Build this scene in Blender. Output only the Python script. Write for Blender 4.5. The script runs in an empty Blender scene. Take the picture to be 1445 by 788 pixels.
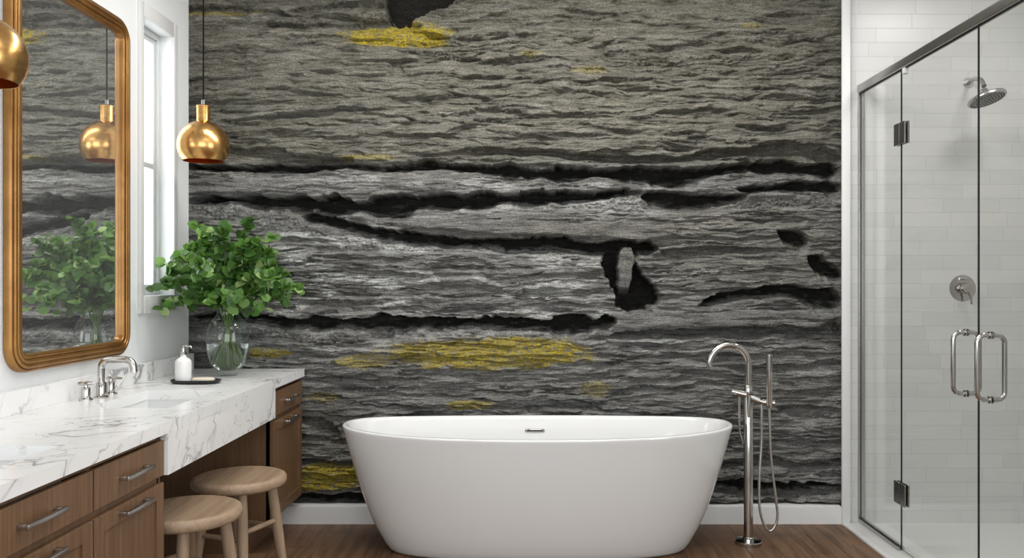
import bpy, bmesh, math, random
import numpy as np
from mathutils import Vector, Matrix, noise as mnoise

# ------------------------------------------------------------------ camera, light, exposure
S = bpy.context.scene
F = 1170.0                     # focal length in pixels of the 1445 px wide frame
CAMZ = 1.344
cam = bpy.data.cameras.new('camera'); cam_o = bpy.data.objects.new('camera', cam)
S.collection.objects.link(cam_o); S.camera = cam_o
cam.sensor_width = 36.0; cam.lens = F / 1445 * 36
cam_o.location = (0, 0, CAMZ); cam_o.rotation_euler = (math.pi/2, 0, 0)
cam.shift_x = -27.5/1445; cam.shift_y = 3.5/1445
cam.clip_start = 0.02

w = bpy.data.worlds.new('daylight'); S.world = w; w.use_nodes = True
w.node_tree.nodes['Background'].inputs[0].default_value = (0.93, 0.97, 1.0, 1)
w.node_tree.nodes['Background'].inputs[1].default_value = 1.25

def area(name, loc, rot, sx, sy, power, col=(1, 1, 1)):
    l = bpy.data.lights.new(name, 'AREA'); l.shape = 'RECTANGLE'; l.size = sx; l.size_y = sy
    l.energy = power; l.color = col
    o = bpy.data.objects.new(name, l); S.collection.objects.link(o)
    o.location = loc; o.rotation_euler = rot
    return o
R = math.radians
area('window_daylight', (-2.10, 4.222, 1.957), (0, R(-90), 0), 1.36, 0.34, 6.5, (0.95, 0.98, 1))
area('side_fill', (-1.89, 0.0, 1.75), (0, R(-90), 0), 1.5, 2.0, 20, (0.97, 0.985, 1))  # added fill at an unseen opening beside the camera
area('front_fill', (0.3, -2.12, 1.75), (R(90), 0, 0), 3.2, 1.7, 58, (0.96, 0.985, 1.0))  # added soft fill from behind the camera, out of view
area('stone_rake_fill', (0.05, 3.62, 3.06), (R(14), 0, 0), 2.7, 0.12, 53, (1, 0.985, 0.95))  # added unseen strip, raking the stone from above
area('overhead_fill', (0.2, 1.6, 3.06), (0, 0, 0), 1.6, 1.2, 15, (1, 0.99, 0.97))  # added unseen fill over the middle of the room
area('right_fill', (2.93, 0.5, 1.75), (0, R(90), 0), 1.7, 2.0, 52, (0.97, 0.985, 1))  # added fill for left wall, cabinets and tub; solid wall behind it
area('shower_fill', (2.42, 3.6, 3.10), (0, 0, 0), 0.35, 0.35, 10, (1, 0.99, 0.97))  # added unseen lamp to lift the shower tiles

S.view_settings.view_transform = 'Standard'
S.view_settings.look = 'None'
S.view_settings.exposure = 0.0
S.view_settings.gamma = 1.0
S.view_settings.use_curve_mapping = False
S.cycles.max_bounces = 12; S.cycles.transparent_max_bounces = 24
S.cycles.transmission_bounces = 12; S.cycles.sample_clamp_indirect = 6
S.cycles.use_denoising = True

D = 4.625                      # back wall
XL = -1.905                    # left wall
XR = 2.95
YF = -2.2
ZC = 3.12
rnd = random.Random(7)

# ------------------------------------------------------------------ helpers
C = S.collection
ORG = {}
def finish(me, ang=35):
    for p in me.polygons: p.use_smooth = True
    me.set_sharp_from_angle(angle=R(ang))
def obj(name, bm, m, parent=None, label=None, ang=35):
    """link a bmesh built in room coordinates as one mesh object"""
    org = ORG.get(parent.name, Vector((0, 0, 0))) if parent else Vector((0, 0, 0))
    if parent: bmesh.ops.translate(bm, verts=bm.verts, vec=-org)
    me = bpy.data.meshes.new(name); bm.to_mesh(me); bm.free()
    finish(me, ang)
    for x in (m if isinstance(m, (list, tuple)) else [m]): me.materials.append(x)
    o = bpy.data.objects.new(name, me); C.objects.link(o)
    if parent: o.parent = parent
    ORG[o.name] = org
    if label: o['label'] = label
    return o
def thing(name, label, cat, loc, group=None):
    o = bpy.data.objects.new(name, None); C.objects.link(o); o.location = loc
    o.empty_display_size = 0.1
    ORG[o.name] = Vector(loc); tag(o, label, cat, group); return o
def tag(o, label, cat, group=None):
    o['label'] = label; o['category'] = cat
    if group: o['group'] = group
def struct(name, bm, m, parent=None, ang=35):
    o = obj(name, bm, m, parent, ang=ang)
    if parent is None: o['kind'] = 'structure'
    return o
def recentre(o, loc):
    """move a one-mesh thing's origin to its base"""
    o.data.transform(Matrix.Translation(-Vector(loc))); o.location = loc; return o
def copy_tree(o, parent=None):
    c = o.copy(); C.objects.link(c)
    if parent: c.parent = parent
    for ch in list(o.children): copy_tree(ch, c)
    return c

def box(bm, x0, x1, y0, y1, z0, z1, bev=0.0, seg=2, mi=0):
    t = bmesh.new()
    vs = [t.verts.new((x, y, z)) for x in (x0, x1) for y in (y0, y1) for z in (z0, z1)]
    for f in ((0,1,3,2),(4,6,7,5),(0,4,5,1),(2,3,7,6),(0,2,6,4),(1,5,7,3)):
        t.faces.new([vs[i] for i in f])
    bmesh.ops.recalc_face_normals(t, faces=t.faces)
    if bev > 0:
        bmesh.ops.bevel(t, geom=list(t.edges), offset=bev, segments=seg, affect='EDGES', profile=0.5)
    merge(bm, t, mi); return bm
def merge(bm, t, mi=0):
    mp = {}
    for v in t.verts: mp[v] = bm.verts.new(v.co)
    for f in t.faces:
        try:
            nf = bm.faces.new([mp[v] for v in f.verts]); nf.material_index = mi
        except ValueError: pass
    t.free()
def lathe(bm, prof, cx, cy, cz, seg=48, axis='z', mat=None, mi=0):
    """prof: (r, z) pairs; r=0 ends are closed"""
    t = bmesh.new(); rings = []
    for r, z in prof:
        if r < 1e-6: rings.append([t.verts.new((0, 0, z))])
        else: rings.append([t.verts.new((r*math.cos(2*math.pi*i/seg), r*math.sin(2*math.pi*i/seg), z)) for i in range(seg)])
    for a, b in zip(rings, rings[1:]):
        for i in range(seg):
            j = (i+1) % seg
            if len(a) == 1 and len(b) == 1: continue
            if len(a) == 1: t.faces.new((a[0], b[j], b[i]))
            elif len(b) == 1: t.faces.new((a[i], a[j], b[0]))
            else: t.faces.new((a[i], a[j], b[j], b[i]))
    bmesh.ops.recalc_face_normals(t, faces=t.faces)
    M = Matrix.Translation((cx, cy, cz))
    if axis == 'x': M = M @ Matrix.Rotation(R(90), 4, 'Y')
    if axis == 'y': M = M @ Matrix.Rotation(R(90), 4, 'X')
    if mat is not None: M = M @ mat
    bmesh.ops.transform(t, matrix=M, verts=t.verts)
    merge(bm, t, mi); return bm
def smooth_path(pts, n=8):
    P = [Vector(p) for p in pts]; out = []
    for i in range(len(P)-1):
        p0 = P[max(i-1, 0)]; p1 = P[i]; p2 = P[i+1]; p3 = P[min(i+2, len(P)-1)]
        for k in range(n):
            t = k/n
            out.append(0.5*((2*p1)+(p2-p0)*t+(2*p0-5*p1+4*p2-p3)*t*t+(3*p1-p0-3*p2+p3)*t**3))
    out.append(P[-1]); return out
def tube(bm, pts, r, seg=12, caps=True, mi=0):
    """r: number or list of radii"""
    P = [Vector(p) for p in pts]; n = len(P)
    rr = r if isinstance(r, (list, tuple)) else [r]*n
    t0 = (P[1]-P[0]).normalized()
    up = Vector((0, 0, 1)) if abs(t0.z) < .9 else Vector((1, 0, 0))
    nrm = t0.cross(up).normalized(); rings = []; prev = t0
    for i in range(n):
        t = ((P[min(i+1, n-1)]-P[max(i-1, 0)])).normalized()
        q = prev.rotation_difference(t); nrm = (q @ nrm).normalized(); prev = t
        b = t.cross(nrm).normalized()
        rings.append([bm.verts.new(P[i]+rr[i]*(math.cos(2*math.pi*k/seg)*nrm+math.sin(2*math.pi*k/seg)*b)) for k in range(seg)])
    for a, b in zip(rings, rings[1:]):
        for k in range(seg):
            f = bm.faces.new((a[k], a[(k+1) % seg], b[(k+1) % seg], b[k])); f.material_index = mi
    if caps:
        bm.faces.new(list(reversed(rings[0]))).material_index = mi
        bm.faces.new(rings[-1]).material_index = mi
    return bm
def arc(c, r, a0, a1, n, u, v):
    c = Vector(c); u = Vector(u); v = Vector(v)
    return [c+r*(math.cos(a)*u+math.sin(a)*v) for a in [a0+(a1-a0)*i/n for i in range(n+1)]]
def grid_slab(bm, xs, ys, z0, z1, holes):
    """slab with rectangular cut-outs, one watertight skin"""
    nx, ny = len(xs)-1, len(ys)-1; V = {}
    def v(i, j, k):
        if (i, j, k) not in V: V[(i, j, k)] = bm.verts.new((xs[i], ys[j], (z0, z1)[k]))
        return V[(i, j, k)]
    solid = lambda i, j: 0 <= i < nx and 0 <= j < ny and (i, j) not in holes
    for i in range(nx):
        for j in range(ny):
            if not solid(i, j): continue
            bm.faces.new((v(i,j,1), v(i+1,j,1), v(i+1,j+1,1), v(i,j+1,1)))
            bm.faces.new((v(i,j,0), v(i,j+1,0), v(i+1,j+1,0), v(i+1,j,0)))
            if not solid(i-1, j): bm.faces.new((v(i,j,0), v(i,j,1), v(i,j+1,1), v(i,j+1,0)))
            if not solid(i+1, j): bm.faces.new((v(i+1,j,0), v(i+1,j+1,0), v(i+1,j+1,1), v(i+1,j,1)))
            if not solid(i, j-1): bm.faces.new((v(i,j,0), v(i+1,j,0), v(i+1,j,1), v(i,j,1)))
            if not solid(i, j+1): bm.faces.new((v(i,j+1,0), v(i,j+1,1), v(i+1,j+1,1), v(i+1,j+1,0)))
    return bm
NB = bmesh.new

# ------------------------------------------------------------------ materials
class Mat:
    def __init__(s, name):
        s.m = bpy.data.materials.new(name); s.m.use_nodes = True
        s.nt = s.m.node_tree; s.N = s.nt.nodes; s.L = s.nt.links
        s.b = s.N['Principled BSDF']; s.out = s.N['Material Output']
    def n(s, t, **k):
        x = s.N.new(t)
        for a, v in k.items():
            if hasattr(x, a): setattr(x, a, v)
            else: x.inputs[a.replace('_', ' ')].default_value = v
        return x
    def coord(s, scale=(1, 1, 1), rot=(0, 0, 0), kind='Object', loc=(0, 0, 0)):
        t = s.n('ShaderNodeTexCoord'); mp = s.n('ShaderNodeMapping')
        mp.inputs['Scale'].default_value = scale; mp.inputs['Rotation'].default_value = rot
        mp.inputs['Location'].default_value = loc
        s.L.new(t.outputs[kind], mp.inputs[0]); return mp.outputs[0]
    def noise(s, vec, scale, detail=4, rough=.55, dist=0):
        x = s.n('ShaderNodeTexNoise'); x.inputs['Scale'].default_value = scale
        x.inputs['Detail'].default_value = detail; x.inputs['Roughness'].default_value = rough
        x.inputs['Distortion'].default_value = dist
        s.L.new(vec, x.inputs['Vector']); return x.outputs['Fac']
    def ramp(s, fac, stops):
        x = s.n('ShaderNodeValToRGB'); e = x.color_ramp.elements
        while len(e) < len(stops): e.new(.5)
        for i, (p, c) in enumerate(stops):
            e[i].position = p; e[i].color = (*c, 1) if len(c) == 3 else c
        s.L.new(fac, x.inputs[0]); return x.outputs[0]
    def mix(s, fac, a, b, mode='MIX'):
        x = s.n('ShaderNodeMix'); x.data_type = 'RGBA'; x.blend_type = mode
        for sock, v in ((x.inputs[0], fac), (x.inputs[6], a), (x.inputs[7], b)):
            if isinstance(v, (int, float)): sock.default_value = v
            elif isinstance(v, tuple): sock.default_value = (*v, 1)
            else: s.L.new(v, sock)
        return x.outputs[2]
    def math(s, op, a, b=0.0, clamp=False):
        x = s.n('ShaderNodeMath'); x.operation = op; x.use_clamp = clamp
        for i, v in enumerate((a, b)):
            if isinstance(v, (int, float)): x.inputs[i].default_value = v
            else: s.L.new(v, x.inputs[i])
        return x.outputs[0]
    def rng(s, v, a, b, c=0., d=1.):
        x = s.n('ShaderNodeMapRange'); s.L.new(v, x.inputs[0])
        for i, q in enumerate((a, b, c, d)): x.inputs[i+1].default_value = q
        return x.outputs[0]
    def attr(s, name):
        x = s.n('ShaderNodeAttribute'); x.attribute_name = name; return x
    def bump(s, h, strength=.3, dist=.01):
        x = s.n('ShaderNodeBump'); x.inputs['Strength'].default_value = strength
        x.inputs['Distance'].default_value = dist
        s.L.new(h, x.inputs['Height']); s.L.new(x.outputs[0], s.b.inputs['Normal'])
    def set(s, col=None, rough=None, metal=None, **k):
        for nme, v in (('Base Color', col), ('Roughness', rough), ('Metallic', metal)):
            if v is None: continue
            if isinstance(v, tuple): s.b.inputs[nme].default_value = (*v, 1)
            elif isinstance(v, (int, float)): s.b.inputs[nme].default_value = v
            else: s.L.new(v, s.b.inputs[nme])
        for a, v in k.items(): s.b.inputs[a.replace('_', ' ')].default_value = v
        return s

def simple(name, col, rough=.5, metal=0, var=.04, bump=0.0, bscale=60, **k):
    m = Mat(name); v = m.coord()
    f = m.noise(v, 3.0, 5)
    c = m.mix(f, tuple(x*(1-var) for x in col), tuple(min(1, x*(1+var)) for x in col))
    m.set(c, rough, metal, **k)
    if bump: m.bump(m.noise(v, bscale, 6, .6), bump, .004)
    return m.m
wall_paint = simple('white_wall_paint', (.76, .78, .785), .75, var=.012, bump=.18, bscale=45)
ceil_paint = simple('ceiling_paint', (.80, .80, .79), .85)
trim_paint = simple('white_trim_paint', (.70, .70, .695), .4, var=.01)
sash_paint = simple('sash_paint', (.62, .64, .64), .4, var=.01)
tub_white = simple('glossy_white_acrylic', (.74, .74, .735), .07, var=.005, Coat_Weight=.4, Coat_Roughness=.04)
ceramic = simple('white_ceramic', (.78, .79, .79), .15, var=.005)
chrome = simple('polished_nickel', (.53, .515, .49), .10, 1, var=.03)
brushed = simple('brushed_nickel', (.50, .49, .48), .27, 1, var=.04)
steel_dark = simple('hinge_nickel', (.30, .29, .28), .28, 1, var=.04)
dark_face = simple('dark_nozzle_face', (.035, .035, .035), .4, .0)
black_matte = simple('black_tray_resin', (.006, .006, .007), .35)
black_seal = simple('black_glazing_seal', (.012, .013, .013), .5)
cord_mat = simple('dark_cord', (.008, .008, .008), .9, Specular_IOR_Level=.1)
soap_mat = simple('cream_soap', (.72, .64, .52), .5)
dispenser_mat = simple('frosted_white_bottle', (.78, .79, .79), .25, Subsurface_Weight=.15)
pan_mat = simple('white_shower_pan', (.66, .67, .66), .35, var=.02, bump=.1)
hose_mat = simple('ribbed_metal_hose', (.50, .49, .47), .25, 1)

def brass(name, c0, c1, rough=.27):
    m = Mat(name); v = m.coord((1, 1, 6))
    f = m.noise(v, 9, 6, .6); col = m.mix(m.rng(f, .35, .65), c0, c1)
    g = m.noise(m.coord((3, 3, 12)), 6, 4, .6)
    m.set(col, m.rng(g, .3, .7, rough-.02, rough+.04), 1.0)
    return m.m
brass_out = brass('brushed_brass', (.58, .32, .105), (.70, .41, .155), .24)
brass_in = brass('copper_lining', (.55, .19, .05), (.70, .26, .07), .42)
def gilt():
    m = Mat('gilded_wood'); v = m.coord()
    f = m.noise(v, 7, 6, .6)
    f2 = m.noise(m.coord((30, 1.5, 1.5)), 6, 4, .6)
    col = m.mix(m.rng(f, .35, .7), (.27, .128, .032), (.42, .215, .062))
    col = m.mix(m.rng(f2, .55, .75, 0, .35), col, (.16, .065, .016))
    m.set(col, .34, .75, Coat_Weight=.25, Coat_Roughness=.2)
    return m.m
gilt_mat = gilt()

def wood(name, c0, c1, c2, axis='z', rough=.45, s=1.0, streak=90):
    m = Mat(name)
    sc = {'z': (1, 1, .035), 'y': (1, .035, 1), 'x': (.035, 1, 1)}[axis]
    v = m.coord(tuple(q*s for q in sc))
    f = m.noise(v, streak, 4, .6, .3)
    f2 = m.noise(m.coord(tuple(q*s for q in {'z': (1, 1, .12), 'y': (1, .12, 1), 'x': (.12, 1, 1)}[axis])), 11, 5, .6, .8)
    col = m.mix(m.rng(f, .36, .64), c0, c1)
    col = m.mix(m.rng(f2, .45, .72, 0, .55), col, c2)
    m.set(col, rough); m.bump(f, .10, .002)
    return m.m
cab_wood = wood('walnut_cabinet', (.135, .070, .033), (.205, .117, .060), (.100, .052, .025))
frame_wood = wood('walnut_frame', (.120, .063, .030), (.175, .098, .050), (.088, .046, .022))
stool_wood = wood('pale_elm_seat', (.30, .205, .130), (.41, .295, .20), (.235, .155, .095), 'y', .5, 1.0, 50)
leg_wood = wood('pale_elm_leg', (.29, .20, .128), (.38, .275, .185), (.235, .155, .095), 'z', .5, 1.0, 50)

def floor_mat():
    m = Mat('oak_plank_floor')
    # X counts planks (0.158 m), Y runs along them
    tc = m.n('ShaderNodeTexCoord'); sp = m.n('ShaderNodeSeparateXYZ'); m.L.new(tc.outputs['Object'], sp.inputs[0])
    px = m.math('DIVIDE', m.math('SUBTRACT', sp.outputs[0], 1.71), .158)
    idx = m.math('FLOOR', px); fx = m.math('FRACT', px)
    wn = m.n('ShaderNodeTexWhiteNoise'); wn.noise_dimensions = '1D'; m.L.new(idx, wn.inputs['W'])
    py = m.math('ADD', m.math('DIVIDE', sp.outputs[1], 1.9), m.math('MULTIPLY', wn.outputs[0], 7.3))
    idy = m.math('FLOOR', py); fy = m.math('FRACT', py)
    cmb = m.n('ShaderNodeCombineXYZ'); m.L.new(idx, cmb.inputs[0]); m.L.new(idy, cmb.inputs[1])
    wn2 = m.n('ShaderNodeTexWhiteNoise'); wn2.noise_dimensions = '3D'; m.L.new(cmb.outputs[0], wn2.inputs['Vector'])
    c2 = m.n('ShaderNodeCombineXYZ')
    m.L.new(m.math('ADD', sp.outputs[0], m.math('MULTIPLY', wn2.outputs[0], 20)), c2.inputs[0])
    m.L.new(m.math('MULTIPLY', sp.outputs[1], .09), c2.inputs[1])
    g = m.noise(c2.outputs[0], 28, 6, .62, .9)
    g2 = m.noise(c2.outputs[0], 140, 3, .6)
    col = m.ramp(g, [(.34, (.048, .024, .012)), (.47, (.130, .070, .037)), (.64, (.225, .130, .075))])
    col = m.mix(m.rng(g2, .35, .7, 0, .4), col, (.085, .043, .022))
    col = m.mix(m.rng(wn2.outputs[0], 0, 1, 0, .42), col, (.20, .118, .070))
    ex = m.math('MINIMUM', fx, m.math('SUBTRACT', 1.0, fx)); ey = m.math('MINIMUM', fy, m.math('SUBTRACT', 1.0, fy))
    gap = m.math('MINIMUM', m.math('DIVIDE', ex, .014), m.math('DIVIDE', ey, .0012), True)
    gap = m.math('MINIMUM', gap, 1.0)
    col = m.mix(gap, (.018, .009, .005), col)
    m.set(col, m.rng(g, .3, .7, .40, .55), Specular_IOR_Level=.3); m.bump(m.math('ADD', m.math('MULTIPLY', gap, 1.0), m.math('MULTIPLY', g2, .12)), .35, .003)
    return m.m
oak_floor = floor_mat()

def tile_mat():
    m = Mat('white_subway_tile')
    tc = m.n('ShaderNodeTexCoord'); sp = m.n('ShaderNodeSeparateXYZ'); m.L.new(tc.outputs['Object'], sp.inputs[0])
    h = m.math('ADD', sp.outputs[0], m.math('MULTIPLY', sp.outputs[1], 1.0))
    row = m.math('DIVIDE', m.math('SUBTRACT', sp.outputs[2], -.011), .079)
    ir = m.math('FLOOR', row); fr = m.math('FRACT', row)
    wn = m.n('ShaderNodeTexWhiteNoise'); wn.noise_dimensions = '1D'; m.L.new(ir, wn.inputs['W'])
    cx = m.math('ADD', m.math('DIVIDE', h, .315), m.math('MULTIPLY', wn.outputs[0], 3.0))
    ic = m.math('FLOOR', cx); fc = m.math('FRACT', cx)
    cmb = m.n('ShaderNodeCombineXYZ'); m.L.new(ir, cmb.inputs[0]); m.L.new(ic, cmb.inputs[1])
    w2 = m.n('ShaderNodeTexWhiteNoise'); w2.noise_dimensions = '3D'; m.L.new(cmb.outputs[0], w2.inputs['Vector'])
    a = m.math('DIVIDE', m.math('MINIMUM', fr, m.math('SUBTRACT', 1.0, fr)), .020)
    b = m.math('DIVIDE', m.math('MINIMUM', fc, m.math('SUBTRACT', 1.0, fc)), .005)
    t = m.math('MINIMUM', m.math('MINIMUM', a, b), 1.0)
    c = m.mix(w2.outputs[0], (.60, .60, .588), (.65, .65, .638))
    c = m.mix(m.rng(m.noise(m.coord(), 5, 6, .65), .4, .7, 0, .25), c, (.66, .65, .63))
    c = m.mix(t, (.44, .44, .42), c)
    m.set(c, m.rng(t, 0, 1, .6, .30)); m.bump(t, .3, .0015)
    return m.m
tile = tile_mat()

def marble():
    m = Mat('veined_white_marble')
    tc = m.n('ShaderNodeTexCoord'); P = tc.outputs['Object']
    dv = Vector((.32, .78, .60)).normalized(); da = dv.cross(Vector((1, 0, .2))).normalized(); db = dv.cross(da).normalized()
    def dot(vec, k):
        x = m.n('ShaderNodeVectorMath'); x.operation = 'DOT_PRODUCT'; m.L.new(P, x.inputs[0]); x.inputs[1].default_value = tuple(vec*k)
        return x.outputs['Value']
    w1 = m.math('MULTIPLY', m.noise(P, 2.6, 4, .55), .55); w2 = m.math('MULTIPLY', m.noise(P, 11, 4, .6), .075)
    wsum = m.math('ADD', w1, w2)
    cb = m.n('ShaderNodeCombineXYZ')
    m.L.new(m.math('ADD', dot(da, 1.0), wsum), cb.inputs[0]); m.L.new(m.math('SUBTRACT', dot(db, 1.0), wsum), cb.inputs[1]); m.L.new(dot(dv, .28), cb.inputs[2])
    def veins(scale, width, detail=2, rough=.5):
        d = m.math('ABSOLUTE', m.math('SUBTRACT', m.noise(cb.outputs[0], scale, detail, rough), .5))
        return m.rng(d, 0, width, 1, 0)
    patch = m.rng(m.noise(P, 3.1, 3, .5), .42, .60)
    v1 = m.math('MULTIPLY', veins(3.6, .013), m.math('ADD', m.math('MULTIPLY', patch, .75), .22), True)
    v2 = m.math('MULTIPLY', veins(8.5, .016, 2), m.rng(m.noise(P, 4.3, 3, .5), .44, .60), True)
    cloud = m.math('MULTIPLY', veins(3.6, .07), m.math('MULTIPLY', patch, .33))
    c = m.mix(cloud, (.85, .85, .845), (.60, .60, .61))
    c = m.mix(m.math('MULTIPLY', v1, .85), c, (.20, .20, .21))
    c = m.mix(m.math('MULTIPLY', v2, .60), c, (.27, .265, .26))
    m.set(c, .22)
    return m.m
marble_mat = marble()

def clear_glass(name, tint=(.965, .985, .975), ior=1.45, rough=0.0):
    """thin pane: what is behind shows through, plus a mirror reflection that grows at grazing angles"""
    m = Mat(name); m.N.remove(m.b)
    tr = m.n('ShaderNodeBsdfTransparent'); tr.inputs[0].default_value = (*tint, 1)
    gl = m.n('ShaderNodeBsdfGlossy'); gl.inputs['Roughness'].default_value = rough
    gl.inputs['Color'].default_value = (.95, .97, .96, 1)
    g = m.n('ShaderNodeNewGeometry'); dt = m.n('ShaderNodeVectorMath'); dt.operation = 'DOT_PRODUCT'
    m.L.new(g.outputs['Normal'], dt.inputs[0]); m.L.new(g.outputs['Incoming'], dt.inputs[1])
    f0 = ((ior-1)/(ior+1))**2
    q = m.math('POWER', m.math('SUBTRACT', 1.0, m.math('ABSOLUTE', dt.outputs['Value'])), 5.0)
    fr = m.math('ADD', m.math('MULTIPLY', q, (1-f0)*.8), f0, True)
    mx = m.n('ShaderNodeMixShader'); m.L.new(fr, mx.inputs[0])
    m.L.new(tr.outputs[0], mx.inputs[1]); m.L.new(gl.outputs[0], mx.inputs[2])
    m.L.new(mx.outputs[0], m.out.inputs[0]); return m.m
pane_glass = clear_glass('clear_shower_glass', (.98, .985, .98), 1.22)
window_glass = clear_glass('window_glass', (.97, .98, .98), 1.3)
vase_glass = clear_glass('clear_vase_glass', (.97, .985, .98), 1.42)
glass_edge = simple('dark_glass_edge', (.02, .028, .026), .15)
def water_mat():
    m = Mat('clear_water'); m.set((.97, .99, .985), 0.0, 0.0, IOR=1.33, Transmission_Weight=1.0); return m.m
water = water_mat()
def mirror_mat():
    m = Mat('silvered_mirror'); m.set((.93, .945, .94), .005, 1.0)
    df = m.n('ShaderNodeBsdfDiffuse'); df.inputs[0].default_value = (.86, .88, .88, 1)
    mx = m.n('ShaderNodeMixShader'); mx.inputs[0].default_value = .05  # white veil mixed in to brighten the dark reflection
    m.L.new(m.b.outputs[0], mx.inputs[1]); m.L.new(df.outputs[0], mx.inputs[2]); m.L.new(mx.outputs[0], m.out.inputs[0])
    return m.m
mirror_glass = mirror_mat()
def leaf_mat():
    m = Mat('green_leaf'); a = m.attr('tone'); f = a.outputs['Fac']
    c = m.ramp(f, [(0, (.026, .075, .013)), (.45, (.070, .175, .032)), (.8, (.18, .33, .085)), (1, (.42, .54, .23))])
    m.set(c, .42)
    tl = m.n('ShaderNodeBsdfTranslucent'); m.L.new(m.mix(.5, c, (.22, .40, .05)), tl.inputs[0])
    mx = m.n('ShaderNodeMixShader'); mx.inputs[0].default_value = .30
    m.L.new(m.b.outputs[0], mx.inputs[1]); m.L.new(tl.outputs[0], mx.inputs[2]); m.L.new(mx.outputs[0], m.out.inputs[0])
    return m.m
leaf = leaf_mat()
stem_mat = simple('green_stem', (.085, .15, .035), .45, var=.3)
def stone_mat():
    m = Mat('lichened_slate')
    v = m.coord((1, 1, 1)); vs = m.coord((.24, 1, 2.1))
    a = m.attr('tint')   # x yellow lichen, y pale lichen, z warm/cool, alpha painted crevice shade
    sp = m.n('ShaderNodeSeparateColor'); m.L.new(a.outputs['Color'], sp.inputs[0])
    n1 = m.noise(vs, 20, 8, .68, .3); n2 = m.noise(vs, 75, 6, .7); n3 = m.noise(v, 4, 6, .6)
    warm = m.mix(m.rng(n1, .33, .68), (.058, .055, .042), (.245, .232, .183))
    cool = m.mix(m.rng(n1, .33, .68), (.064, .063, .061), (.33, .327, .32))
    c = m.mix(sp.outputs[2], cool, warm)
    c = m.mix(m.rng(n2, .48, .72, 0, .5), c, (.36, .355, .33))
    c = m.mix(m.rng(m.noise(vs, 42, 6, .7), .50, .66, 0, .5), c, (.035, .033, .028))
    c = m.mix(m.rng(m.noise(v, 26, 6, .65), .60, .72, 0, .40), c, (.20, .155, .06))
    pal = m.math('MULTIPLY', sp.outputs[1], m.rng(m.noise(vs, 55, 6, .7), .40, .58), True)
    c = m.mix(pal, c, (.56, .565, .55))
    yel = m.math('MULTIPLY', sp.outputs[0], m.rng(m.noise(v, 60, 6, .75), .41, .50), True)
    c = m.mix(yel, c, m.mix(m.rng(n2, .35, .65), (.25, .185, .012), (.52, .41, .030)))
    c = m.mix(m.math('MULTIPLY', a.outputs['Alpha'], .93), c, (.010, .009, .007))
    gr = m.noise(m.coord((.6, 1, 1.5)), 170, 4, .75)
    c = m.mix(1.0, c, m.ramp(gr, [(.30, (.35, .35, .35)), (.5, (1, 1, 1)), (.70, (1.9, 1.9, 1.85))]), 'MULTIPLY')
    m.set(c, .85, Specular_IOR_Level=.25); m.bump(m.math('ADD', m.noise(vs, 130, 6, .7), m.math('MULTIPLY', n2, 1.0)), .9, .012)
    return m.m
stone = stone_mat()

# ------------------------------------------------------------------ the setting
struct('floor', box(NB(), XL-.15, 1.715, YF-.1, D+.3, -.06, 0), oak_floor)
struct('floor_shower', box(NB(), 1.885, XR+.1, 2.5, D+.05, -.06, -.004), pan_mat)
struct('floor_beyond_shower', box(NB(), 1.715, XR+.1, YF-.1, 2.5, -.06, 0), oak_floor)
struct('ceiling', box(NB(), XL-.15, XR+.1, YF-.1, D+.3, ZC, ZC+.08), ceil_paint)

# left wall with its window opening (Y, Z)
WY0, WY1, WZ0, WZ1 = 4.052, 4.392, 1.273, 2.641
def wall_with_hole(u0, u1, z0, z1, holes, place):
    bm = NB()
    us = sorted({u0, u1, *[h[0] for h in holes], *[h[1] for h in holes]})
    zs = sorted({z0, z1, *[h[2] for h in holes], *[h[3] for h in holes]})
    hs = {(i, j) for i in range(len(us)-1) for j in range(len(zs)-1) for h in holes
          if h[0] <= us[i] < h[1] and h[2] <= zs[j] < h[3]}
    grid_slab(bm, us, zs, 0, .15, hs)
    bmesh.ops.transform(bm, matrix=place, verts=bm.verts)
    bmesh.ops.recalc_face_normals(bm, faces=bm.faces); return bm
# local (u, v, w) -> room
# the stone runs on behind the end of this wall
PL = Matrix(((0, 0, -1, XL), (1, 0, 0, 0), (0, 1, 0, 0), (0, 0, 0, 1)))
struct('wall_left', wall_with_hole(YF-.1, D-.018, 0, ZC, [(WY0, WY1, WZ0, WZ1), (-1.0, 1.0, .95, 2.55)], PL), wall_paint)
PF = Matrix(((1, 0, 0, 0), (0, 0, -1, YF), (0, 1, 0, 0), (0, 0, 0, 1)))
struct('wall_front', wall_with_hole(XL, XR, 0, ZC, [(-1.3, 1.9, .85, 2.6)], PF), wall_paint)
struct('wall_right', box(NB(), XR, XR+.1, YF, D+.05, 0, ZC), tile)
bm = box(NB(), 1.7605, XR, D-.010, D+.05, -.05, ZC)
struct('wall_shower_back', bm, tile)
struct('wall_shower_front', box(NB(), 1.775, XR, 2.38, 2.5, 0, ZC), tile)
struct('light_stop_behind_stone', box(box(box(NB(), XL-.15, 1.80, D+.26, D+.3, 0, ZC), 1.762, 1.80, D+.051, D+.26, 0, ZC), XL-.15, XL-.10, D-.0, D+.26, 0, ZC), simple('dark_backing', (.02, .02, .018), .9))  # unseen backing added to stop light leaking round the stone

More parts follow.
